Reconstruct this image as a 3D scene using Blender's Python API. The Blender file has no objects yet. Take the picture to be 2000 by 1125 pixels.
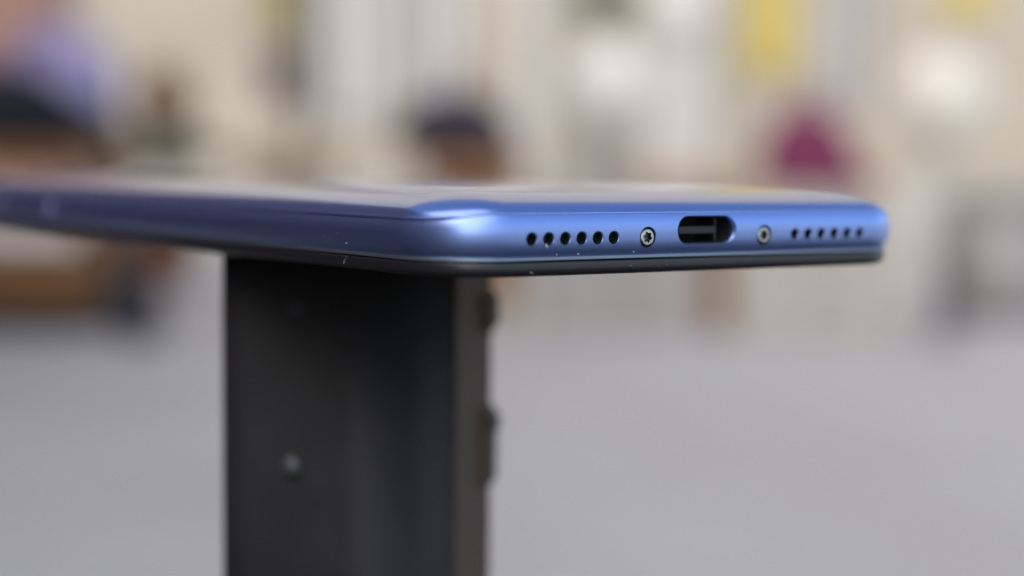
import bpy, bmesh, math, random
import numpy as np
from mathutils import Vector, Matrix, Euler
random.seed(7)
R = math.radians
sc = bpy.context.scene
col = sc.collection

# ------------------------------------------------------------------ camera
CAM_H = 0.40                                   # lens height above the paving
F_PX = 3208.3                                  # focal length in pixels of a 2000 px wide frame
RC = Matrix(((0.8195719, -0.5729127, 0.0085366),        # camera right, down, forward in the phone's own axes
             (-0.0333035, -0.0625047, -0.9974889),
             (0.5720077, 0.8172296, -0.0703071)))
CAM_IN_PHONE = Vector((-132.119, -147.997, 7.442))       # mm, z measured from the row of speaker holes
TURN = math.pi/2 - math.atan2(0.8172296, 0.5720077)      # the phone's turn about the vertical
RZ = Matrix.Rotation(TURN, 3, 'Z')
right, down, fwd = (RZ @ Vector(RC[i]) for i in range(3))
cd = bpy.data.cameras.new('camera')
cd.sensor_width = 36.0
cd.lens = F_PX/2000*36.0
cd.clip_start = 0.01
cd.clip_end = 500
cd.dof.use_dof = True
cd.dof.focus_distance = 0.1905
cd.dof.aperture_fstop = 7.2
cam = bpy.data.objects.new('camera', cd)
col.objects.link(cam)
m = Matrix((right, -down, -fwd)).transposed().to_4x4()
m.translation = Vector((0, 0, CAM_H))
cam.matrix_world = m
sc.camera = cam

# ------------------------------------------------------------------ sky, sun, exposure
SUN_EL, SUN_AZ = R(42), R(204)                  # azimuth measured clockwise from +Y (the way the camera looks)
w = bpy.data.worlds.new('World')
sc.world = w
w.use_nodes = True
nt = w.node_tree
bg = nt.nodes['Background']
sky = nt.nodes.new('ShaderNodeTexSky')
sky.sky_type = 'NISHITA'
sky.sun_disc = False
sky.sun_elevation = SUN_EL
sky.sun_rotation = SUN_AZ
sky.air_density = 0.65
sky.dust_density = 0.9
sky.ozone_density = 1.0
nt.links.new(sky.outputs[0], bg.inputs[0])
bg.inputs[1].default_value = 0.10
sd = bpy.data.lights.new('sun', 'SUN')
sd.energy = 0.9
sd.angle = R(105)
sd.color = (1.0, 0.91, 0.79)
sun = bpy.data.objects.new('sun', sd)
col.objects.link(sun)
sv = Vector((math.sin(SUN_AZ)*math.cos(SUN_EL), math.cos(SUN_AZ)*math.cos(SUN_EL), math.sin(SUN_EL)))
sun.rotation_euler = (-sv).to_track_quat('-Z', 'Y').to_euler()
sc.view_settings.view_transform = 'Standard'
sc.view_settings.look = 'None'
sc.view_settings.exposure = 1.48
sc.view_settings.gamma = 1.0
sc.view_settings.use_curve_mapping = False
sc.render.engine = 'CYCLES'
sc.cycles.use_denoising = True
sc.cycles.max_bounces = 8

# ------------------------------------------------------------------ materials
def mat(name, rgb, rough=0.6, metal=0.0, coat=0.0, coat_rough=0.1, var=0.0, scale=30.0, bump=0.0, bscale=200.0, rvar=0.0, spec=0.5, var2=None):
    mt = bpy.data.materials.new(name)
    mt.use_nodes = True
    n, l = mt.node_tree.nodes, mt.node_tree.links
    b = n['Principled BSDF']
    b.inputs['Base Color'].default_value = (*rgb, 1)
    b.inputs['Roughness'].default_value = rough
    b.inputs['Metallic'].default_value = metal
    b.inputs['Coat Weight'].default_value = coat
    b.inputs['Coat Roughness'].default_value = coat_rough
    b.inputs['Specular IOR Level'].default_value = spec
    b.inputs['Coat IOR'].default_value = 1.75 if coat >= 1 else 1.5
    tc = n.new('ShaderNodeTexCoord')
    if var > 0:
        nz = n.new('ShaderNodeTexNoise'); nz.inputs['Scale'].default_value = scale; nz.inputs['Detail'].default_value = 6
        l.new(tc.outputs['Object'], nz.inputs['Vector'])
        mx = n.new('ShaderNodeMix'); mx.data_type = 'RGBA'
        rp = n.new('ShaderNodeMapRange'); rp.inputs[1].default_value = 0.3; rp.inputs[2].default_value = 0.7
        l.new(nz.outputs['Fac'], rp.inputs[0]); l.new(rp.outputs[0], mx.inputs[0])
        c2 = var2 or tuple(c*(1+var) for c in rgb)
        mx.inputs[6].default_value = (*[c*(1-var) for c in rgb], 1)
        mx.inputs[7].default_value = (*c2, 1)
        l.new(mx.outputs[2], b.inputs['Base Color'])
    if rvar > 0:
        nz = n.new('ShaderNodeTexNoise'); nz.inputs['Scale'].default_value = scale*3; nz.inputs['Detail'].default_value = 5
        l.new(tc.outputs['Object'], nz.inputs['Vector'])
        rp = n.new('ShaderNodeMapRange'); rp.inputs[3].default_value = rough-rvar; rp.inputs[4].default_value = rough+rvar
        l.new(nz.outputs['Fac'], rp.inputs[0]); l.new(rp.outputs[0], b.inputs['Roughness'])
    if bump > 0:
        nz = n.new('ShaderNodeTexNoise'); nz.inputs['Scale'].default_value = bscale; nz.inputs['Detail'].default_value = 4
        l.new(tc.outputs['Object'], nz.inputs['Vector'])
        bp = n.new('ShaderNodeBump'); bp.inputs['Strength'].default_value = bump; bp.inputs['Distance'].default_value = 0.0005
        l.new(nz.outputs['Fac'], bp.inputs['Height']); l.new(bp.outputs[0], b.inputs['Normal'])
    return mt

def wood(name, c1, c2, scale=6.0):
    mt = mat(name, c1, 0.55)
    n, l = mt.node_tree.nodes, mt.node_tree.links
    b = n['Principled BSDF']
    tc = n.new('ShaderNodeTexCoord'); mp = n.new('ShaderNodeMapping'); mp.inputs['Scale'].default_value = (1, 9, 9)
    nz = n.new('ShaderNodeTexNoise'); nz.inputs['Scale'].default_value = scale; nz.inputs['Detail'].default_value = 8; nz.inputs['Distortion'].default_value = 0.6
    mx = n.new('ShaderNodeMix'); mx.data_type = 'RGBA'
    mx.inputs[6].default_value = (*c1, 1); mx.inputs[7].default_value = (*c2, 1)
    l.new(tc.outputs['Object'], mp.inputs[0]); l.new(mp.outputs[0], nz.inputs['Vector']); l.new(nz.outputs['Fac'], mx.inputs[0]); l.new(mx.outputs[2], b.inputs['Base Color'])
    return mt

BLUE = mat('blue_anodised', (0.25, 0.385, 0.80), 0.37, 0.92, 1.0, 0.34, rvar=0.03, scale=900, bump=0.04, bscale=9000)
BLUEB = mat('blue_lacquered_back', (0.25, 0.385, 0.80), 0.27, 0.90, 1.0, 0.10)
SILVER = mat('pale_trim', (0.24, 0.29, 0.36), 0.35, 0.7, 0.3, 0.1)
BLACKP = mat('black_plastic', (0.018, 0.018, 0.019), 0.34, 0, 0.25, 0.2, rvar=0.06, scale=700)
GLASS = mat('black_screen_glass', (0.006, 0.006, 0.007), 0.06)
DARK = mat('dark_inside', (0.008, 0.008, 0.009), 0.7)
MESHM = mat('speaker_gauze', (0.010, 0.010, 0.012), 0.55, 0.2, bump=0.8, bscale=6000)
STEEL = mat('screw_steel', (0.56, 0.57, 0.50), 0.26, 1.0, rvar=0.06, scale=1200)
STEELD = mat('port_steel', (0.30, 0.30, 0.31), 0.35, 1.0)
TONG = mat('port_tongue', (0.018, 0.017, 0.016), 0.4)
SOCK = mat('shaded_socket_steel', (0.10, 0.11, 0.13), 0.3, 1.0)  # darker than the screw head: the recess's shade is put into the colour
GLINT = mat('lilac_glint', (0.50, 0.50, 0.85), 0.4)  # pale colour standing in for glints on the long side
DUST = mat('dust', (0.75, 0.76, 0.78), 0.9)

# ------------------------------------------------------------------ helpers
def tag(o, label=None, cat=None, group=None, kind=None):
    if label: o['label'] = label
    if cat: o['category'] = cat
    if group: o['group'] = group
    if kind: o['kind'] = kind
    return o

def link(name, me, mt, parent=None, loc=None, smooth=False):
    o = bpy.data.objects.new(name, me)
    if mt and not me.materials: me.materials.append(mt)
    col.objects.link(o)
    o.parent = parent
    if loc: o.location = loc
    if smooth:
        for p in me.polygons: p.use_smooth = True
    return o

def empty(name, loc, rz=0):
    o = bpy.data.objects.new(name, None)
    o.empty_display_size = 0.05
    col.objects.link(o); o.location = loc; o.rotation_euler = (0, 0, rz)
    return o

def mesh(name, vs, fs):
    me = bpy.data.meshes.new(name)
    me.from_pydata([tuple(v) for v in vs], [], fs)
    bm = bmesh.new(); bm.from_mesh(me)
    bmesh.ops.recalc_face_normals(bm, faces=bm.faces)
    bm.to_mesh(me); bm.free()
    return me

def box_me(name, sx, sy, sz, bev=0.0, seg=2, base=True):
    bm = bmesh.new()
    bmesh.ops.create_cube(bm, size=1)
    bmesh.ops.scale(bm, vec=(sx, sy, sz), verts=bm.verts)
    if base: bmesh.ops.translate(bm, vec=(0, 0, sz/2), verts=bm.verts)
    if bev: bmesh.ops.bevel(bm, geom=bm.edges[:], offset=bev, segments=seg, affect='EDGES', profile=0.5)
    me = bpy.data.meshes.new(name); bm.to_mesh(me); bm.free()
    return me

def box(name, size, loc, mt, parent=None, bev=0.004, rot=None):
    o = link(name, box_me(name, *size, bev), mt, parent, loc)
    if rot: o.rotation_euler = rot
    return o

def lathe_me(name, prof, n=32):
    vs, fs = [], []
    for r, z in prof:
        for k in range(n):
            a = 2*math.pi*k/n
            vs.append((r*math.cos(a), r*math.sin(a), z))
    for i in range(len(prof)-1):
        for k in range(n):
            fs.append((i*n+k, i*n+(k+1) % n, (i+1)*n+(k+1) % n, (i+1)*n+k))
    if prof[0][0] > 1e-6: fs.append(tuple(range(n-1, -1, -1)))
    if prof[-1][0] > 1e-6: fs.append(tuple((len(prof)-1)*n+k for k in range(n)))
    me = mesh(name, vs, fs)
    for p in me.polygons: p.use_smooth = len(p.vertices) == 4
    return me

def tube_me(name, pts, rad, n=8):
    pts = [Vector(p) for p in pts]
    rads = rad if isinstance(rad, (list, tuple)) else [rad]*len(pts)
    vs, fs = [], []
    up = Vector((0.13, 0.27, 0.95))
    for i, p in enumerate(pts):
        t = (pts[min(i+1, len(pts)-1)]-pts[max(i-1, 0)]).normalized()
        a = t.cross(up).normalized(); b = t.cross(a)
        for k in range(n):
            q = 2*math.pi*k/n
            vs.append(p+(a*math.cos(q)+b*math.sin(q))*rads[i])
    for i in range(len(pts)-1):
        for k in range(n):
            fs.append((i*n+k, i*n+(k+1) % n, (i+1)*n+(k+1) % n, (i+1)*n+k))
    fs += [tuple(range(n-1, -1, -1)), tuple((len(pts)-1)*n+k for k in range(n))]
    me = mesh(name, vs, fs)
    for p in me.polygons: p.use_smooth = len(p.vertices) == 4
    return me

def pillow_me(name, sx, sy, sz, e=0.55, taper=0.0, sag=0.0, lump=0.0, nu=32, nv=18, seed=1):
    """a soft bag-like body: superellipsoid, narrowed to the top by taper, sagging and lumpy"""
    rnd = random.Random(seed)
    ph = [rnd.uniform(0, 6.28) for _ in range(6)]
    sp = lambda c: math.copysign(abs(c)**e, c)
    vs, fs = [], []
    for j in range(nv+1):
        v = -math.pi/2+math.pi*j/nv
        for i in range(nu):
            u = 2*math.pi*i/nu
            x, y, z = sp(math.cos(v))*sp(math.cos(u)), sp(math.cos(v))*sp(math.sin(u)), sp(math.sin(v))
            k = 1-taper*(z+1)/2
            d = 1+lump*(math.sin(3*u+ph[0]+2*z)+0.7*math.sin(5*u+ph[1]-3*z)+0.6*math.sin(4*z+ph[2]+u))
            vs.append((x*sx/2*k*d, y*sy/2*k*d, (z+1)*sz/2*(1-sag*(x*x))))
    for j in range(nv):
        for i in range(nu):
            fs.append((j*nu+i, j*nu+(i+1) % nu, (j+1)*nu+(i+1) % nu, (j+1)*nu+i))
    me = mesh(name, vs, fs)
    bm = bmesh.new(); bm.from_mesh(me); bmesh.ops.remove_doubles(bm, verts=bm.verts, dist=1e-5); bm.to_mesh(me); bm.free()
    for p in me.polygons: p.use_smooth = True
    return me

# ------------------------------------------------------------------ the setting
GROUND = mat('plaza_paving', (0.53, 0.50, 0.45), 0.75, var=0.14, var2=(0.55, 0.535, 0.51), scale=1.6, bump=0.3, bscale=60)
g = link('ground', mesh('ground', [(-150, -150, 0), (150, -150, 0), (150, 150, 0), (-150, 150, 0)], [(0, 1, 2, 3)]), GROUND)
tag(g, 'pale grey stone paving of the open square', kind='structure')

def facade(name, x0, x1, h, depth, ops, mw, parent, mf, mp, plinth=None):
    """wall along local X (front face at y=0, body behind) with real openings, each a window with frame and pane"""
    vs, fs = [], []
    def bx(a, b, c, d):
        n = len(vs)
        for y in (0, depth):
            vs.extend(((a, y, c), (b, y, c), (b, y, d), (a, y, d)))
        fs.extend(tuple(n+i for i in f) for f in ((0, 1, 2, 3), (7, 6, 5, 4), (0, 4, 5, 1), (1, 5, 6, 2), (2, 6, 7, 3), (3, 7, 4, 0)))
    xs = x0
    rows = {}
    for o in ops: rows.setdefault((o[0], o[1]), []).append(o)
    for (a, b) in sorted(rows):
        bx(xs, a, 0, h)
        z = 0
        for o in sorted(rows[(a, b)], key=lambda q: q[2]):
            if o[2] > z: bx(a, b, z, o[2])
            z = o[3]
        bx(a, b, z, h)
        xs = b
    bx(xs, x1, 0, h)
    link('wall', mesh(name+'_wall', vs, fs), mw, parent)
    for o in ops:
        a, b, c, d = o[:4]
        wn = link('window', mesh('window', [(a, .22, c), (b, .22, c), (b, .22, d), (a, .22, d), (a, .26, c), (b, .26, c), (b, .26, d), (a, .26, d)],
                  [(0, 1, 2, 3), (7, 6, 5, 4), (0, 4, 5, 1), (1, 5, 6, 2), (2, 6, 7, 3), (3, 7, 4, 0)]), o[4] if len(o) > 4 else mp, parent)
        v2, f2 = [], []
        def bar(a, b, c, d):
            n = len(v2)
            for y in (.16, .235):
                v2.extend(((a, y, c), (b, y, c), (b, y, d), (a, y, d)))
            f2.extend(tuple(n+i for i in f) for f in ((0, 1, 2, 3), (7, 6, 5, 4), (0, 4, 5, 1), (1, 5, 6, 2), (2, 6, 7, 3), (3, 7, 4, 0)))
        t = 0.06
        bar(a, a+t, c, d); bar(b-t, b, c, d); bar(a+t, b-t, c, c+t); bar(a+t, b-t, d-t, d)
        bar((a+b)/2-.03, (a+b)/2+.03, c+t, d-t)
        link('frame', mesh('frame', v2, f2), mf, wn)

PX = lambda px, Y: (px-1000)/F_PX*Y              # metres to the right of the camera axis at distance Y
PZ = lambda py, Y: CAM_H+(336-py)/F_PX*Y         # height above the paving at distance Y

CREAM = mat('cream_render', (0.46, 0.40, 0.305), 0.85, var=0.13, scale=1.3, bump=0.3, bscale=80)
STONEP = mat('pale_stone_pier', (0.55, 0.51, 0.44), 0.8, var=0.06, scale=3)
BRICK = mat('red_brown_brick', (0.27, 0.15, 0.105), 0.85, var=0.18, scale=9)
WFRAME = mat('grey_window_frame', (0.30, 0.30, 0.29), 0.5)
BLIND = mat('white_shop_blind', (0.74, 0.71, 0.66), 0.7)
PANE = mat('window_glass', (0.10, 0.11, 0.115), 0.08, spec=0.8)
DARKW = mat('dark_brown_wall', (0.15, 0.088, 0.105), 0.85, var=0.15, scale=2)

FY = 12.0
fb = empty('shop_building', (0, FY, 0))
tag(fb, 'long cream shop building closing the far side of the square', 'building')
ops = [(PX(612, FY), PX(752, FY), .75, 2.6, BLIND), (PX(783, FY), PX(912, FY), .70, 2.6, BLIND),
       (PX(1600, FY), PX(1705, FY), .90, 2.6, BLIND)]
ops += [(x, x+1.5, 4.2, 6.4) for x in (-12.5, -9.5, -6.5, 4.5, 7.5, 10.5)]
facade('shop', -15, 15, 9.0, 5.0, ops, CREAM, fb, WFRAME, PANE)
for a, b, mt_ in ((-60, 135, BRICK), (1003, 1062, STONEP), (1262, 1385, STONEP)):
    box('pilaster', ((b-a)/F_PX*FY, .14, 3.2), (PX((a+b)/2, FY), -.071, 0), mt_, fb, .01)
box('plinth', (29.9, .06, .32), (0, -.031, 0), STONEP, fb, .008)
box('cornice', (30.4, .4, .35), (0, -.12, 3.45), STONEP, fb, .03)
box('roof', (30.4, 5.6, .3), (0, 2.5, 9.003), BRICK, fb, .02)

lb = empty('added_kiosk', (-1.95, 1.0, 0), R(90))  # out of view, added so the phone's long side reflects something dark
tag(lb, 'low dark brown kiosk, unseen, added on the left to darken reflections', 'building')
facade('side', -12, 4.4, 2.75, 3.0, [(x, x+1.4, z, z+1.2) for x in (-11, -8.4, -5.8) for z in (1.0,)], DARKW, lb, WFRAME, PANE)
box('roof', (16.6, 3.2, .15), (-3.8, 1.5, 2.753), BRICK, lb, .02)

# ------------------------------------------------------------------ the phone (modelled in millimetres, z from the row of holes)
PW, PL, PR = 75.5, 184.0, 9.5
ZB = -4.22
MM = 0.001
phone_loc = Vector((0, 0, CAM_H)) - RZ @ (CAM_IN_PHONE*MM) + Vector((0, 0, ZB*MM))
phone = empty('smartphone', phone_loc, TURN)
phone.rotation_euler = (Matrix.Rotation(TURN, 3, 'Z') @ Matrix.Rotation(R(0.2), 3, 'X')).to_euler()
tag(phone, 'blue metal smartphone lying face down across the top of the black post', 'smartphone')
NA = 22
def outline(ins):
    rr = max(PR-ins, 1.2)
    pts, nrm = [], []
    hx, y0, y1 = PW/2-ins-rr, ins+rr, PL-ins-rr
    for cx, cy, a0 in ((hx, y0, -90), (hx, y1, 0), (-hx, y1, 90), (-hx, y0, 180)):
        for k in range(NA+1):
            a = R(a0+90*k/NA)
            pts.append((cx+rr*math.cos(a), cy+rr*math.sin(a)))
    return pts
def catmull(P, per=5):
    P = [Vector(p).to_2d() for p in P]
    out = []
    for i in range(len(P)-1):
        p0, p1, p2, p3 = P[max(i-1, 0)], P[i], P[i+1], P[min(i+2, len(P)-1)]
        for k in range(per):
            t = k/per
            out.append(0.5*((2*p1)+(p2-p0)*t+(2*p0-5*p1+4*p2-p3)*t*t+(3*p1-p0-3*p2+p3)*t**3))
    out.append(P[-1])
    return [(v.x, v.y) for v in out]
def sweep(prof, closed=True, cap=False):
    """prof: list of (inset, z); rings round the phone"""
    vs, fs = [], []
    n = 4*(NA+1)
    for ins, z in prof:
        vs.extend((x, y, z) for x, y in outline(ins))
    m_ = len(prof)
    for i in range(m_ if closed else m_-1):
        j = (i+1) % m_
        for k in range(n):
            fs.append((i*n+k, i*n+(k+1) % n, j*n+(k+1) % n, j*n+k))
    if cap: fs.append(tuple((m_-1)*n+k for k in range(n)))
    return vs, fs
GZ, GD, ZTOP = 2.74, 0.78, 5.6
def side_drop(x, y):
    d = abs(out_dir(x, y).x)
    t = max(0, min(1, (d-.25)/.7))
    return GD*t*t*(3-2*t)
def warp(x, y, z):
    """along the long sides the curved back wraps further down: the seam lies lower there"""
    d = side_drop(x, y)
    if z <= 0: return z
    if z <= GZ: return z-d*(z/GZ)**1.3
    k = max(0, 1-(z-GZ)/(ZTOP-GZ))
    return z-d*k**1.5
def unwarp(x, y, z):
    lo, hi = z, z+1.2
    for _ in range(24):
        m_ = (lo+hi)/2
        if warp(x, y, m_) < z: lo = m_
        else: hi = m_
    return (lo+hi)/2
def out_dir(x, y):
    hx, y0, y1 = PW/2-PR, PR, PL-PR
    dx = x-max(-hx, min(hx, x)); dy = y-max(y0, min(y1, y))
    d = math.hypot(dx, dy)
    return Vector((dx/d, dy/d, 0)) if d > 1e-6 else Vector((0, 0, 0))
def to_m(me):
    me.transform(Matrix.Scale(MM, 4) @ Matrix.Translation((0, 0, -ZB)))
    return me

# metal frame: gently bulging band, rounded over at its upper edge
FP = catmull([(0.76, -1.97), (0.69, -1.88), (0.56, -1.65), (0.40, -1.35), (0.28, -1.05), (0.175, -0.7), (0.10, -0.35), (0.05, 0.0), (0.013, 0.4), (0.0, 0.8),
              (0.012, 1.2), (0.045, 1.6), (0.11, 2.0), (0.20, 2.36), (0.30, 2.66)], 4)
FTOP = [(0.312, 2.70), (0.322, 2.725), (0.345, 2.735)]
prof = FP+FTOP+[(2.0, 2.735), (2.0, -1.97)]
vs, fs = sweep(prof)
vs = [(x, y, warp(x, y, z)) for x, y, z in vs]
frame_me = mesh('frame', vs, fs)

def stadium(hw, hh, n=14):
    r = hh
    pts = []
    for cx, a0 in ((hw-r, -90), (-(hw-r), 90)):
        for k in range(n+1):
            a = R(a0+180*k/n); pts.append((cx+r*math.cos(a), r*math.sin(a)))
    return pts
def circle(r, n=40):
    return [(r*math.cos(2*math.pi*k/n), r*math.sin(2*math.pi*k/n)) for k in range(n)]
def loft(rings):
    """rings: list of (outline in x,z ; depth y)"""
    vs, fs = [], []
    n = len(rings[0][0])
    for pts, y in rings: vs.extend((x, y, z) for x, z in pts)
    for i in range(len(rings)-1):
        for k in range(n):
            fs.append((i*n+k, i*n+(k+1) % n, (i+1)*n+(k+1) % n, (i+1)*n+k))
    fs += [tuple(range(n-1, -1, -1)), tuple((len(rings)-1)*n+k for k in range(n))]
    return vs, fs
PITCH = 2.326
LX = [-14.25-PITCH*k for k in range(6)]
RX = [14.6+PITCH*k for k in range(6)]
SX = (-9.19, 9.35)
PZC = 0.74
def cut_at(rings, x, z):
    v, f = loft(rings)
    return [(a+x, b, c+z) for a, b, c in v], f
def hole_rings(r, ch):
    return [(circle(r+ch*1+1.0*ch/ch*0.5 if ch else r), -0.5), (circle(r), ch), (circle(r), 3.0)] if ch else [(circle(r), -0.5), (circle(r), 3.0)]
cv, cf = [], []
def addcut(v, f):
    n = len(cv); cv.extend(v); cf.extend(tuple(n+i for i in q) for q in f)
for x in LX: addcut(*cut_at([(circle(.71+.52), -.4), (circle(.71), .13), (circle(.70), 3)], x, 0))
for x in RX: addcut(*cut_at([(circle(.63+.52), -.4), (circle(.63), .13), (circle(.62), 3)], x, 0))
for x in SX: addcut(*cut_at([(circle(1.27+.5), -.5), (circle(1.20), .06), (circle(1.19), 3)], x, 0))
addcut(*cut_at([(stadium(4.46+.40, 1.62+.40), -.3), (stadium(4.46, 1.62), .42), (stadium(4.44, 1.60), 3)], 0, PZC))
cut_me = mesh('cutter', cv, cf)
fo = bpy.data.objects.new('tmp_frame', frame_me); co = bpy.data.objects.new('tmp_cut', cut_me)
col.objects.link(fo); col.objects.link(co)
bo = fo.modifiers.new('b', 'BOOLEAN'); bo.object = co; bo.operation = 'DIFFERENCE'; bo.solver = 'EXACT'
dg = bpy.context.evaluated_depsgraph_get()
res = bpy.data.meshes.new_from_object(fo.evaluated_get(dg))
bpy.data.objects.remove(fo); bpy.data.objects.remove(co)
res.name = 'frame'
# analytic normals on the outer band, so the cut-outs leave no shading marks
FZ = np.array([q[1] for q in FP+FTOP[:-1]]); FI = np.array([q[0] for q in FP+FTOP[:-1]])
slope = np.gradient(FI, FZ)
def frame_normal(p):
    z = unwarp(p.x, p.y, p.z) if p.z > 0 else p.z
    s = float(np.interp(z, FZ, slope))
    v = out_dir(p.x, p.y)
    return (v+Vector((0, 0, s))).normalized()
ln = [None]*len(res.loops)
for p in res.polygons:
    p.use_smooth = True
    c = p.center
    outer = p.normal.dot(frame_normal(c)) > 0.93 and -1.975 < c.z < 2.72
    if outer:   # chamfers lie inside the band's surface: keep those flat
        d = PR-math.hypot(c.x-max(-PW/2+PR, min(PW/2-PR, c.x)), c.y-max(PR, min(PL-PR, c.y)))
        outer = abs(d-float(np.interp(unwarp(c.x, c.y, c.z) if c.z > 0 else c.z, FZ, FI))) < 0.045
    for li in p.loop_indices:
        ln[li] = frame_normal(res.vertices[res.loops[li].vertex_index].co) if outer else p.normal.copy()
res.normals_split_custom_set([tuple(v) for v in ln])
to_m(res)
frame = link('frame', res, BLUE, phone)

# curved lacquered back
bp_ = [(2.0, 2.739), (0.355, 2.739), (0.345, 2.742), (0.340, 2.76), (0.328, 2.86), (0.320, 2.985), (0.345, 3.01)]
t0 = 0.11
e0 = 0.395-15.0*(1-math.cos(t0))
for k in range(27):
    t = t0+(math.pi/2-t0)*k/26
    bp_.append((e0+15.0*(1-math.cos(t)), 3.02-3.0*math.sin(t0)+3.0*math.sin(t)))
zt = bp_[-1][1]; ebase = bp_[-1][0]
for k in range(1, 12):
    s = k/12
    bp_.append((ebase+20.0*s, zt+0.28*(1-(1-s)**2)))
vs, fs = sweep(bp_, closed=False, cap=True)
vs = [(x, y, warp(x, y, z)) for x, y, z in vs]
link('back_cover', to_m(mesh('back_cover', vs, fs)), BLUEB, phone, smooth=True)
# pale trim, screen surround, screen, inside
vs, fs = sweep([(2.0, -2.0), (0.78, -2.0), (0.69, -2.03), (0.655, -2.08), (0.655, -2.36), (0.68, -2.42), (0.76, -2.45), (2.0, -2.45)])
link('trim_ring', to_m(mesh('trim_ring', vs, fs)), SILVER, phone)
pr = [(2.0, -2.58), (0.87, -2.58), (0.75, -2.60), (0.69, -2.66), (0.675, -2.75), (0.675, -3.25), (0.70, -3.5), (0.78, -3.75), (0.93, -3.96), (1.15, -4.09), (1.45, -4.15), (2.0, -4.15)]
vs, fs = sweep(pr)
link('screen_surround', to_m(mesh('screen_surround', vs, fs)), BLACKP, phone, smooth=True)
vs, fs = sweep([(1.35, -4.0), (1.30, -4.05), (1.30, -4.19), (1.36, -4.22)], closed=False, cap=True)
link('screen', to_m(mesh('screen', vs, fs)), GLASS, phone)
vs, fs = sweep([(7.5, -4.0), (7.5, 2.7)], closed=False, cap=True)
link('chassis', to_m(mesh('chassis', vs, fs)), DARK, phone)
vs, fs = sweep([(1.9, -2.7), (1.9, -1.8)], closed=False)
link('seal', to_m(mesh('seal', vs, fs)), DARK, phone)

def place(me, x, z, name, mt, parent):
    o = link(name, me, mt, parent)
    o.location = Vector((x, 0, z-ZB))*MM
    return o
def mmesh(name, vs, fs):
    me = mesh(name, vs, fs); me.transform(Matrix.Scale(MM, 4)); return me
def cup(name, r, y0, y1):
    n = 32
    vs = [(x, y0, z) for x, z in circle(r, n)]+[(x, y1, z) for x, z in circle(r, n)]
    return mmesh(name, vs, [(k, (k+1) % n, n+(k+1) % n, n+k) for k in range(n)]+[tuple(n+k for k in range(n))])
gz = cup('speaker_gauze', .69, .15, 1.3)
for x in LX: place(gz, x, 0, 'speaker_hole', MESHM, phone)
gz2 = cup('microphone_gauze', .61, .15, 1.3)
for x in RX: place(gz2, x, 0, 'microphone_hole', MESHM, phone)

# screws with a six-lobed socket
def star(r, n=48):
    return [((r+0.17*r*math.cos(6*t))*math.cos(t), (r+0.17*r*math.cos(6*t))*math.sin(t)) for t in (2*math.pi*k/n for k in range(n))]
def screw_me():
    vs, fs = [], []
    n = 48
    rings = [([(0.97*x/0.97, z) for x, z in circle(1.0, n)], 1.5), (circle(1.0, n), .20), (circle(.95, n), .12), (circle(.86, n), .085), (star(.60), .075), (star(.585), .10), (star(.58), .16)]
    for pts, y in rings: vs.extend((x, y, z) for x, z in pts)
    for i in range(len(rings)-1):
        for k in range(n): fs.append((i*n+k, i*n+(k+1) % n, (i+1)*n+(k+1) % n, (i+1)*n+k))
    return mmesh('screw', vs, fs)
sm = screw_me()
ws = cup('washer', 1.175, .16, 1.6)
for i, x in enumerate(SX):
    s_ = place(sm, x, 0, 'screw', STEEL, phone)
    s_.rotation_euler = (0, R(14+31*i), 0)
    link('washer', ws, STEELD, s_)
    n = 48
    sv_ = [(x, .13, z) for x, z in star(.582)]+[(x, .55, z) for x, z in star(.50)]
    link('socket', mmesh('socket', sv_, [(k, (k+1) % n, n+(k+1) % n, n+k) for k in range(n)]+[tuple(n+k for k in range(n))]), SOCK, s_)

# charging port: shell, tongue, end plate
vs, fs = [], []
ring = stadium(4.42, 1.58)
n = len(ring)
for pts, y in ((stadium(4.9, 2.0), .9), (ring, .85), (stadium(4.40, 1.56), 6.6)): vs.extend((x, y, z) for x, z in pts)
for i in range(2):
    for k in range(n): fs.append((i*n+k, i*n+(k+1) % n, (i+1)*n+(k+1) % n, (i+1)*n+k))
fs.append(tuple(2*n+k for k in range(n)))
port = place(mmesh('port_shell', vs, fs), 0, PZC, 'charging_port', DARK, phone)
tm = box_me('tongue', 6.0, 4.6, .95, .12, 2, False); tm.transform(Matrix.Translation((-.1, 3.9, -.05))); tm.transform(Matrix.Scale(MM, 4))
link('tongue', tm, TONG, port)
tm = box_me('end_plate', .34, 1.2, 2.9, .08, 2, False); tm.transform(Matrix.Translation((3.05, 2.6, 0))); tm.transform(Matrix.Scale(MM, 4))
link('end_plate', tm, TONG, port)

def glint(y, r):  # flush pale disc, a painted glint that blurs to a round spot
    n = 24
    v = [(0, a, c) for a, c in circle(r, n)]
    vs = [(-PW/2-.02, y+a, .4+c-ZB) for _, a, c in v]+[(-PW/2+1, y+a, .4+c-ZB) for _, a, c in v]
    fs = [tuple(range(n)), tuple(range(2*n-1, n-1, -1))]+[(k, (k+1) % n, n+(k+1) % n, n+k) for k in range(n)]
    link('glint_disc', mmesh('glint_disc', vs, fs), GLINT, phone)
glint(122.0, 1.0); glint(148.5, .9)

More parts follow.
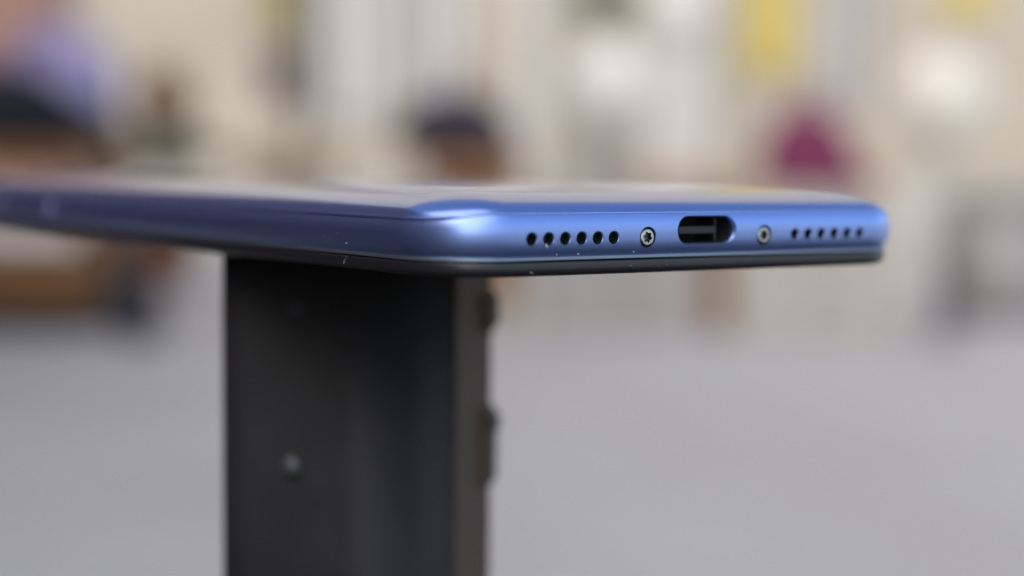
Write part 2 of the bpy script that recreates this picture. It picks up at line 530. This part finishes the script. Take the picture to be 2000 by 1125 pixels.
# specks of dust and lint on the phone
dv, df = [], []
rd = random.Random(3)
def fleck(c, a, b, ang, side):
    """small lumpy flake on the bottom face ('b') or the long side ('l')"""
    n = len(dv)
    t = Vector((1, 0, 0)) if side == 'b' else Vector((0, -1, 0))
    nn = Vector((0, -1, 0)) if side == 'b' else Vector((-1, 0, 0))
    u = t*math.cos(ang)+Vector((0, 0, 1))*math.sin(ang); v = -t*math.sin(ang)+Vector((0, 0, 1))*math.cos(ang)
    for k in range(7):
        q = 2*math.pi*k/7; r = rd.uniform(.75, 1.1)
        dv.append(Vector(c)+u*a*r*math.cos(q)+v*b*r*math.sin(q))
    dv.append(Vector(c)+nn*min(a, b)*.7)
    for k in range(7): df.append((n+k, n+(k+1) % 7, n+7))
def fy(z): return float(np.interp(z, FZ, FI)) if z > -1.97 else 0.68
for x, z, a, b, an in ((-21.97, -1.78, .12, .10, 0), (-18.96, -1.76, .14, .09, .1), (-23.72, -.72, .10, .30, .35), (-10.85, -1.68, .26, .06, .75),
                       (-25.5, -3.72, .14, .04, -.7), (-25.2, -3.80, .06, .05, 0), (-11.2, -3.3, .07, .05, .3), (-23.6, 1.9, .05, .05, 0)):
    fleck((x, fy(z)-.012, z), a*0.9, b*0.9, an, 'b')
for y, z, a, b, an in ((21.28, -1.1, .11, .10, 0), (23.0, 0, .14, .04, .6), (22.5, -3.4, .30, .05, 1.0), (22.2, -3.05, .08, .05, 1.2), (26.5, -.5, .05, .05, 0), (25.3, -.7, .05, .04, 0), (22.0, -2.7, .05, .05, 0)):
    fleck((-PW/2+fy(z)-.012, y, z), a*0.95, b*0.95, an, 'l')
for k in range(26):
    x, z = rd.uniform(-30, 10), rd.choice((rd.uniform(-3.6, -2.7), rd.uniform(-1.7, 2.2)))
    if min(abs(x-q) for q in LX+list(SX)) < 1.3 or abs(x) < 5.6: continue
    r = rd.uniform(.02, .04)
    fleck((x, fy(z)-.008, z), r, r, 0, 'b')
me = mesh('dust', dv, df); to_m(me)
tag(link('dust', me, DUST, phone), kind='stuff')

# ------------------------------------------------------------------ the post that carries it
POSTM = mat('black_satin_paint', (0.017, 0.0165, 0.016), 0.62, 0, 0.0, 0.25, spec=0.32, var=0.15, scale=120, bump=0.15, bscale=900)
STEELP = mat('dull_screw', (0.10, 0.10, 0.105), 0.6, 0.3)
STRIP = mat('dark_brown_strip', (0.10, 0.067, 0.046), 0.7)
LATCH = mat('dark_grey_plastic', (0.030, 0.031, 0.030), 0.5)
TT = CAM_H-0.135                              # top of the low table, unseen, added to darken the phone's reflections
tb = empty('added_table', (-.42, .03, 0)); tag(tb, 'long low black table, unseen, added under the post to darken reflections', 'table')
link('table_top', box_me('table_top', 1.56, .86, .02, .004), POSTM, tb, (0, 0, TT-.02))
for sx in (-1, 1):
    for sy in (-1, 1):
        link('leg', box_me('leg', .03, .03, TT-.0205, .003), POSTM, tb, (sx*.74, sy*.39, 0))
PH = phone_loc.z-0.0002-TT
PYC = 0.243
post = empty('metal_post', (PX(686, PYC), PYC, TT), R(-24))
tag(post, 'square black metal post with rounded edges standing upright under the phone', 'post')
PS = 0.0320
pm = box_me('shaft', PS, PS, PH, 0, 2)
bm = bmesh.new(); bm.from_mesh(pm)
ed = [e for e in bm.edges if abs((e.verts[0].co-e.verts[1].co).z) > .01]
bmesh.ops.bevel(bm, geom=ed, offset=.0085, segments=12, affect='EDGES', profile=0.5)
bm.to_mesh(pm); bm.free()
for p in pm.polygons: p.use_smooth = len(p.vertices) == 4
shaft = link('shaft', pm, POSTM, post)
def zpost(py): return CAM_H-TT+(336-py)/F_PX*PYC
# front face fittings: an open hole and a small screw
hx = -PS*0.08
o = link('hole', lathe_me('hole', [(.0016, 0), (.0016, .0006), (.0011, .0008), (.0011, .0002)], 24), DARK, post, (hx+.0032, -PS/2, zpost(592)))
o.rotation_euler = (R(90), 0, 0)
o = link('screw_head', lathe_me('screw_head', [(.0015, 0), (.0015, .0005), (.0011, .0011), (.0004, .0013), (0, .0013)], 24), STEELP, post, (hx+.0022, -PS/2, zpost(882)))
o.rotation_euler = (R(90), 0, 0)
# stepped brown strip on the right face, with a darker clip
def prism(name, pts, t, y):
    """outline in (x outward, z) on the right face, thickness t along y"""
    vs = [(x, y-t/2, z) for x, z in pts]+[(x, y+t/2, z) for x, z in pts]
    n = len(pts)
    fs = [tuple(range(n)), tuple(range(2*n-1, n-1, -1))]+[(k, (k+1) % n, n+(k+1) % n, n+k) for k in range(n)]
    return mesh(name, vs, fs)
x0 = PS/2-.0005
def lug(a, b, dep):
    za, zb_ = zpost(a), zpost(b)
    s = .0013
    return [(x0, za), (x0+dep*.7, za-.0004), (x0+dep, za-s), (x0+dep, zb_+s*2), (x0, zb_)]
yr = PS/2-.0072
link('edge_strip', prism('edge_strip', [(x0, .004), (x0+.0009, .004), (x0+.0009, PH-.001), (x0, PH-.001)], .0118, yr-.0007), STRIP, post)
link('lug', prism('lug', lug(572, 672, .0023), .0035, yr+.0035), STRIP, post)
link('lug', prism('lug', lug(800, 985, .0020), .0035, yr+.0035), STRIP, post)
link('clip', prism('clip', lug(808, 886, .0024), .0025, yr+.0042), LATCH, post)
box('base_plate', (.06, .06, .004), (0, 0, 0), POSTM, post, .0015)
# ------------------------------------------------------------------ far things, all well out of focus
WOOD1 = wood('orange_brown_wood', (0.17, 0.072, 0.018), (0.26, 0.12, 0.034))
WOOD2 = wood('brown_wood', (0.17, 0.070, 0.018), (0.26, 0.115, 0.032))
WOODP = wood('pale_tan_wood', (0.40, 0.28, 0.17), (0.50, 0.36, 0.23))
NAVY = mat('navy_canvas', (0.010, 0.010, 0.026), 0.8, var=0.2, scale=40)
BLACKC = mat('black_cloth', (0.011, 0.013, 0.020), 0.85, var=0.25, scale=30)
LILAC = mat('lilac_nylon', (0.42, 0.35, 0.53), 0.6, var=0.08, scale=25)
BLUEC = mat('blue_nylon', (0.06, 0.11, 0.42), 0.6)
MAGENTA = mat('magenta_felt', (0.17, 0.020, 0.065), 0.8, var=0.1, scale=30)
STONE = mat('cream_stone', (0.44, 0.405, 0.335), 0.85, var=0.08, scale=8, bump=0.4, bscale=70)
STONEG = mat('grey_beige_stone', (0.34, 0.32, 0.285), 0.85, var=0.08, scale=8, bump=0.4, bscale=70)
GREYM = mat('grey_bin_metal', (0.30, 0.285, 0.26), 0.5, 0.3)
IRON = mat('dark_grey_iron', (0.085, 0.085, 0.09), 0.5, 0.4)
BOLL = mat('weathered_grey_iron', (0.17, 0.168, 0.165), 0.6, 0.2)
OLIVE = mat('olive_banner', (0.36, 0.30, 0.10), 0.8)
PLUM = mat('plum_brown_banner', (0.10, 0.055, 0.065), 0.8)
YELLOW = mat('yellow_banner', (0.60, 0.46, 0.11), 0.75)
OPAL = mat('opal_globe', (0.76, 0.69, 0.56), 0.35)
OPALC = mat('cream_globe', (0.76, 0.71, 0.61), 0.4)
PINK = mat('dusty_pink_plastic', (0.26, 0.12, 0.15), 0.5)
LEAFG = mat('grey_green_leaf', (0.14, 0.17, 0.11), 0.7, var=0.3, scale=20)
LEAFB = mat('tan_dry_leaf', (0.42, 0.27, 0.16), 0.7, var=0.25, scale=20)
TERRA = mat('terracotta', (0.30, 0.13, 0.07), 0.85, var=0.1, scale=15)

def plank_bench(name, x0, x1, y0, dep, h, mt, label, top=None):
    b = empty(name, ((x0+x1)/2, y0+dep/2, 0))
    tag(b, label, 'bench', 'wooden benches in the square')
    wd = x1-x0
    nb = 4
    pw = (dep-.012*(nb-1))/nb
    me = box_me('seat_plank', wd, pw, .055, .006)
    for k in range(nb):
        link('seat_plank', me, mt, b, (0, -dep/2+pw/2+k*(pw+.012), h-.055))
    n = max(3, round(wd/.075))
    sw = (wd-.06-.01*(n-1))/n
    top = top or h-.055
    if True:
        me = box_me('slat', sw, .02, top-.07, .003)
        for k in range(n):
            link('slat', me, mt, b, (-wd/2+.03+sw/2+k*(sw+.01), -dep/2+.035, .0695))
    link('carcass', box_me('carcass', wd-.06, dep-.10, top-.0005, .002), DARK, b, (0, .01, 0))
    if top < h-.06:
        for q in (-1, 1):
            link('leg', box_me('leg', .05, dep-.12, h-.0555-top, .003), mt, b, (q*(wd/2-.06), .01, top))
    return b

plank_bench('slatted_bench', PX(-420, 3.9), PX(205, 3.9), 3.9, .45, .445, WOOD1, 'orange-brown slatted wooden bench carrying the lilac backpack', .20)
plank_bench('slatted_bench', PX(812, 4.0), PX(1030, 4.0), 4.0, .40, .448, WOOD2, 'dark brown wooden bench carrying the navy bag, behind the post')
plank_bench('slatted_bench', PX(452, 7.0), PX(650, 7.0), 7.0, .42, .50, WOODP, 'pale tan wooden bench further back, left of the navy bag')

def backpack(loc, s, label):
    b = empty('backpack', loc, R(-12)); tag(b, label, 'backpack')
    link('body', pillow_me('body', .30*s, .20*s, .30*s, .62, .22, 0, .015), LILAC, b)
    link('front_pocket', pillow_me('front_pocket', .24*s, .10*s, .13*s, .6, .1), BLUEC, b, (0, -.095*s, .015*s))
    link('top_handle', tube_me('top_handle', [(-.035*s, 0, .285*s), (-.03*s, 0, .32*s), (0, 0, .335*s), (.03*s, 0, .32*s), (.035*s, 0, .285*s)], .007*s), BLUEC, b)
    for q in (-1, 1):
        link('strap', tube_me('strap', [(q*.07*s, .08*s, .26*s), (q*.085*s, .13*s, .22*s), (q*.09*s, .14*s, .12*s), (q*.10*s, .09*s, .03*s)], .012*s), BLUEC, b)
    link('zip', tube_me('zip', [(.11*s*math.cos(a), -.075*s-.012*s*abs(math.cos(a)), .155*s+.10*s*math.sin(a)) for a in (math.pi*k/12 for k in range(13))], .003*s), BLUEC, b)
    return b
backpack((PX(110, 4.12), 4.12, .447), 1.0, 'rounded lilac backpack with blue pocket on the orange-brown bench')

jk = empty('folded_jacket', (PX(20, 3.97), 3.99, .447)); tag(jk, 'black jacket heaped in front of the lilac backpack', 'jacket')
link('folded_body', pillow_me('folded_body', .52, .14, .20, .7, .30, 0, .06, seed=4), BLACKC, jk, (-.06, 0, 0))
link('sleeve', tube_me('sleeve', [(.02, -.02, .09), (.10, -.02, .085), (.19, -.01, .06), (.27, .0, .036)], [.065, .062, .055, .034], 12), BLACKC, jk)
link('collar', tube_me('collar', [(-.2, -.03, .09), (-.12, -.05, .115), (-.04, -.04, .11), (.03, -.02, .09)], [.015, .022, .022, .014], 10), BLACKC, jk)

nb = empty('sports_bag', (PX(268, 3.75), 3.78, .0)); tag(nb, 'small navy bag on the paving at the end of the orange-brown bench', 'bag')
link('body', pillow_me('body', .105, .10, .125, .6, .12, 0, .02, seed=5), NAVY, nb)
link('handle', tube_me('handle', [(-.03, 0, .115), (-.02, 0, .15), (.02, 0, .15), (.03, 0, .115)], .005), NAVY, nb)
link('flap', pillow_me('flap', .10, .03, .06, .5), BLACKC, nb, (0, -.045, .06))

sb = empty('shoulder_bag', (PX(884, 4.1), 4.1, .450)); tag(sb, 'flat navy shoulder bag lying on the dark brown bench', 'bag')
link('body', pillow_me('body', .36, .14, .135, .5, .40, 0, .012, seed=8), NAVY, sb)
link('flap', pillow_me('flap', .17, .05, .055, .5, .2), NAVY, sb, (0, -.055, .015))
link('strap', tube_me('strap', [(-.10, 0, .04), (-.13, -.02, .03), (-.12, -.06, .012), (-.04, -.10, .01), (.06, -.09, .01), (.1, -.05, .03)], .006), BLACKC, sb)

bt = empty('drink_bottle', (PX(898, 4.27), 4.27, .450)); tag(bt, 'dusty pink drink bottle standing behind the navy shoulder bag', 'bottle')
link('body', lathe_me('body', [(0, 0), (.030, 0), (.032, .006), (.032, .15), (.028, .17), (.018, .182), (.018, .19), (0, .19)], 28), PINK, bt)
link('cap', lathe_me('cap', [(0, .1895), (.0205, .1895), (.0205, .218), (.018, .222), (0, .222)], 24), WFRAME, bt)

# low stone seat wall in blocks, with a brown timber post let in and a tan seat board
sw = empty('seat_wall', (0, 4.05, 0)); tag(sw, 'low wall of pale stone blocks behind the right half of the phone', 'wall')
def blk(a, b, mt, h=.36):
    x_0, x_1 = PX(a, 4.05), PX(b, 4.05)
    n = max(1, round((x_1-x_0)/.22))
    wd = (x_1-x_0)/n
    me = box_me('stone_block', wd-.004, .34, h, .008)
    for k in range(n): link('stone_block', me, mt, sw, (x_0+wd*(k+.5), .17, 0))
blk(560, 1050, STONE); blk(1050, 1380, STONEG); blk(1428, 1760, STONE)
box('timber_upright', (PX(1426, 4.05)-PX(1382, 4.05), .30, .34), (PX(1404, 4.05), .155, 0), WOOD2, sw, .004)
box('seat_board', (PX(1490, 4.05)-PX(1240, 4.05), .36, .045), (PX(1365, 4.05), .17, .3605), WOODP, sw, .006)

mb = empty('tote_bag', (PX(1572, 4.2), 4.2, .3605), R(8)); tag(mb, 'magenta felt tote bag standing on the pale stone wall', 'bag')
link('body', pillow_me('body', .33, .11, .205, .45, .52, 0, .015, seed=9), MAGENTA, mb)
for q in (-1, 1):
    link('handle', tube_me('handle', [(-.04, q*.015, .18), (-.038, q*.015, .215), (-.015, q*.015, .245), (.012, q*.015, .245), (.03, q*.015, .215), (.034, q*.015, .18)], .006), MAGENTA, mb)
cr = empty('cardboard_box', (PX(1664, 4.30), 4.30, .3605)); tag(cr, 'small brown cardboard box beside the magenta bag', 'box')
link('carton', box_me('carton', .11, .10, .065, .002), TERRA, cr)
link('tape', box_me('tape', .02, .102, .002, 0), WOODP, cr, (0, 0, .0651))

def bin_(loc, r, h, label):
    b = empty('litter_bin', loc); tag(b, label, 'bin')
    link('body', lathe_me('body', [(0, .02), (r*.93, .02), (r, .05), (r, h*.87), (0, h*.87)], 32), GREYM, b)
    link('foot', lathe_me('foot', [(0, 0), (r*.8, 0), (r*.8, .0195), (0, .0195)], 32), GREYM, b)
    link('hood', lathe_me('hood', [(r*.95, h*.88), (r*1.03, h*.88), (r*1.03, h*.92), (r*.7, h), (0, h*1.02)], 32), GREYM, b)
    for k in range(4):
        a = R(45+90*k)
        link('hood_post', tube_me('hood_post', [(r*.85*math.cos(a), r*.85*math.sin(a), h*.79), (r*.85*math.cos(a), r*.85*math.sin(a), h*.89)], .012), IRON, b)
    return b
bin_((PX(1960, 4.6), 4.6, 0), .17, .36, 'grey metal litter bin standing at the right edge')
bl = empty('bollard', (PX(1852, 4.0), 4.0, 0)); tag(bl, 'short dark grey iron bollard left of the litter bin', 'bollard')
link('shaft', lathe_me('shaft', [(0, .03), (.026, .03), (.024, .17), (.028, .175), (.028, .19), (0, .19)], 24), BOLL, bl)
link('base', lathe_me('base', [(0, 0), (.042, 0), (.042, .018), (.030, .0298), (0, .0298)], 24), BOLL, bl)
link('knob', lathe_me('knob', [(.012, .1902), (.027, .205), (.030, .222), (.022, .242), (0, .25)], 24), BOLL, bl)

def globe(px, py, Y, r, label, mg):
    b = empty('globe_lamp', (PX(px, Y), Y, 0)); tag(b, label, 'lamp', 'globe lamps on short posts')
    zc = PZ(py, Y)
    link('base', lathe_me('base', [(0, 0), (.07, 0), (.07, .015), (.02, .03), (0, .03)], 24), STONEP, b)
    link('stem', lathe_me('stem', [(0, .03), (.014, .03), (.014, zc-r*.9), (0, zc-r*.9)], 16), STONEP, b)
    link('globe', lathe_me('globe', [(r*math.cos(a), zc+r*math.sin(a)) for a in (-math.pi/2+math.pi*k/16 for k in range(17))], 28), mg, b)
    return b
globe(1832, 188, 6.0, .185, 'white globe lamp above the right end of the phone', OPAL)
globe(1188, 172, 6.5, .185, 'cream globe lamp above the middle of the phone', OPALC)
globe(1322, 22, 8.0, .17, 'largest cream globe lamp, highest at the top edge', OPALC)

# lamp post with a two-coloured banner, and yellow banner masts
lp = empty('lamp_post', (PX(584, 8.5), 8.5, 0)); tag(lp, 'slim dark grey lamp post with an olive and plum banner', 'lamp post')
link('pole', lathe_me('pole', [(0, .25), (.035, .25), (.03, 3.8), (0, 3.8)], 16), IRON, lp)
link('base', lathe_me('base', [(0, 0), (.10, 0), (.10, .05), (.05, .249), (0, .249)], 20), IRON, lp)
link('lantern', lathe_me('lantern', [(0, 3.801), (.06, 3.801), (.16, 4.2), (.05, 4.32), (0, 4.36)], 20), OPAL, lp)
def cloth(name, wd, h, mt, parent, loc):
    nx, nz = 10, 16
    vs, fs = [], []
    for j in range(nz+1):
        for i in range(nx+1):
            vs.append((wd*(i/nx-.5), .015*math.sin(i*.9+j*.25), h*j/nz))
    for j in range(nz):
        for i in range(nx):
            a = j*(nx+1)+i
            fs.append((a, a+1, a+nx+2, a+nx+1))
    o = link(name, mesh(name, vs, fs), mt, parent, loc, smooth=True)
    s = o.modifiers.new('thick', 'SOLIDIFY'); s.thickness = .004
    return o
cloth('banner', .17, 1.0, OLIVE, lp, (-.125, 0, PZ(85, 8.5)))
cloth('banner_tail', .15, .26, PLUM, lp, (-.115, .006, PZ(205, 8.5)))
box('banner_arm', (.22, .015, .015), (-.115, 0, PZ(85, 8.5)+1.001), IRON, lp, .002)
def mast(px, Y, z0, z1, wd, label):
    b = empty('banner_mast', (PX(px, Y), Y, 0)); tag(b, label, 'banner', 'yellow banners on masts')
    link('pole', lathe_me('pole', [(0, .04), (.012, .04), (.010, z1+.06), (0, z1+.06)], 12), STONEP, b, (-wd/2-.012, 0, 0))
    link('base', lathe_me('base', [(0, 0), (.16, 0), (.16, .02), (.03, .0399), (0, .0399)], 24), STONEP, b, (-wd/2-.012, 0, 0))
    cloth('flag', wd, z1-z0, YELLOW, b, (0, 0, z0))
    return b
mast(1495, 8.0, PZ(150, 8), 2.4, .28, 'yellow banner on a pale mast left of the bright window')
mast(1875, 9.0, PZ(32, 9), 2.5, .30, 'higher yellow banner on a pale mast above the right globe lamp')

def shrub(px, Y, zs, layers, label, pot, mpot):
    b = empty('potted_shrub', (PX(px, Y), Y, 0)); tag(b, label, 'plant', 'potted shrubs')
    r, h = pot
    link('pot', lathe_me('pot', [(0, 0), (r*.7, 0), (r, h*.9), (r*1.08, h*.9), (r*1.08, h), (r*.9, h), (r*.88, h*.92), (0, h*.92)], 28), mpot, b)
    rnd = random.Random(px)
    for nm, mt_, c, rad, n in layers:
        vs, fs = [], []
        for _ in range(n):
            d = Vector((rnd.gauss(0, 1), rnd.gauss(0, 1), rnd.gauss(0, 1))).normalized()*rnd.uniform(.35, 1)
            p = Vector(c)+Vector((d.x*rad[0], d.y*rad[1], d.z*rad[2]))
            e = Euler((rnd.uniform(0, 6.3), rnd.uniform(0, 6.3), rnd.uniform(0, 6.3))).to_matrix()
            k = len(vs); L = rnd.uniform(.02, .04)
            vs += [p+e@Vector(q) for q in ((0, 0, 0), (L*.4, L*.5, .004), (0, L*1.3, 0), (-L*.4, L*.5, .004))]
            fs.append((k, k+1, k+2, k+3))
        me = bpy.data.meshes.new(nm); me.from_pydata([tuple(v) for v in vs], [], fs)
        link(nm, me, mt_, b)
        link('stem', tube_me('stem', [(0, 0, h*.9), (c[0]*.5, c[1]*.5, (h+c[2])/2), tuple(c)], [.008, .006, .003]), TERRA, b)
    return b
shrub(320, 5.6, 0, [('crown', LEAFB, (.0, 0, PZ(205, 5.6)), (.10, .10, .13), 700), ('foliage', LEAFG, (.02, 0, PZ(300, 5.6)), (.19, .12, .06), 700)],
      'grey-green shrub with a tan dry top, right of the backpack', (.13, .28), TERRA)
shrub(1175, 9.5, 0, [('crown', LEAFG, (0, 0, PZ(0, 9.5)), (.22, .2, .16), 900)], 'green leafy shrub in a pot, high behind the middle globe lamp', (.17, .9), STONEP)

# dark hedge in a planter, unseen: added to darken the phone's long side
HEDGE = mat('dark_hedge_leaf', (0.060, 0.030, 0.040), 0.7, var=0.3, scale=20)
pb = empty('added_hedge', (-1.44, 1.47, 0)); tag(pb, 'long dark planter with a clipped purple-leaved hedge, unseen, added to darken reflections', 'planter')
box('trough', (.86, 1.80, .20), (0, 0, 0), DARKW, pb, .006)
box('soil', (.80, 1.74, .02), (0, 0, .2005), DARK, pb, .002)
rnd = random.Random(11)
vs, fs = [], []
for _ in range(5000):
    p = Vector((rnd.uniform(-.40, .40), rnd.uniform(-.87, .87), rnd.uniform(.21, .46)))
    e = Euler((rnd.uniform(0, 6.3), rnd.uniform(0, 6.3), rnd.uniform(0, 6.3))).to_matrix()
    k = len(vs); L = rnd.uniform(.03, .05)
    vs += [p+e@Vector(q) for q in ((0, 0, 0), (L*.4, L*.5, .004), (0, L*1.2, 0), (-L*.4, L*.5, .004))]
    fs.append((k, k+1, k+2, k+3))
me = bpy.data.meshes.new('foliage'); me.from_pydata([tuple(v) for v in vs], [], fs)
link('foliage', me, HEDGE, pb)
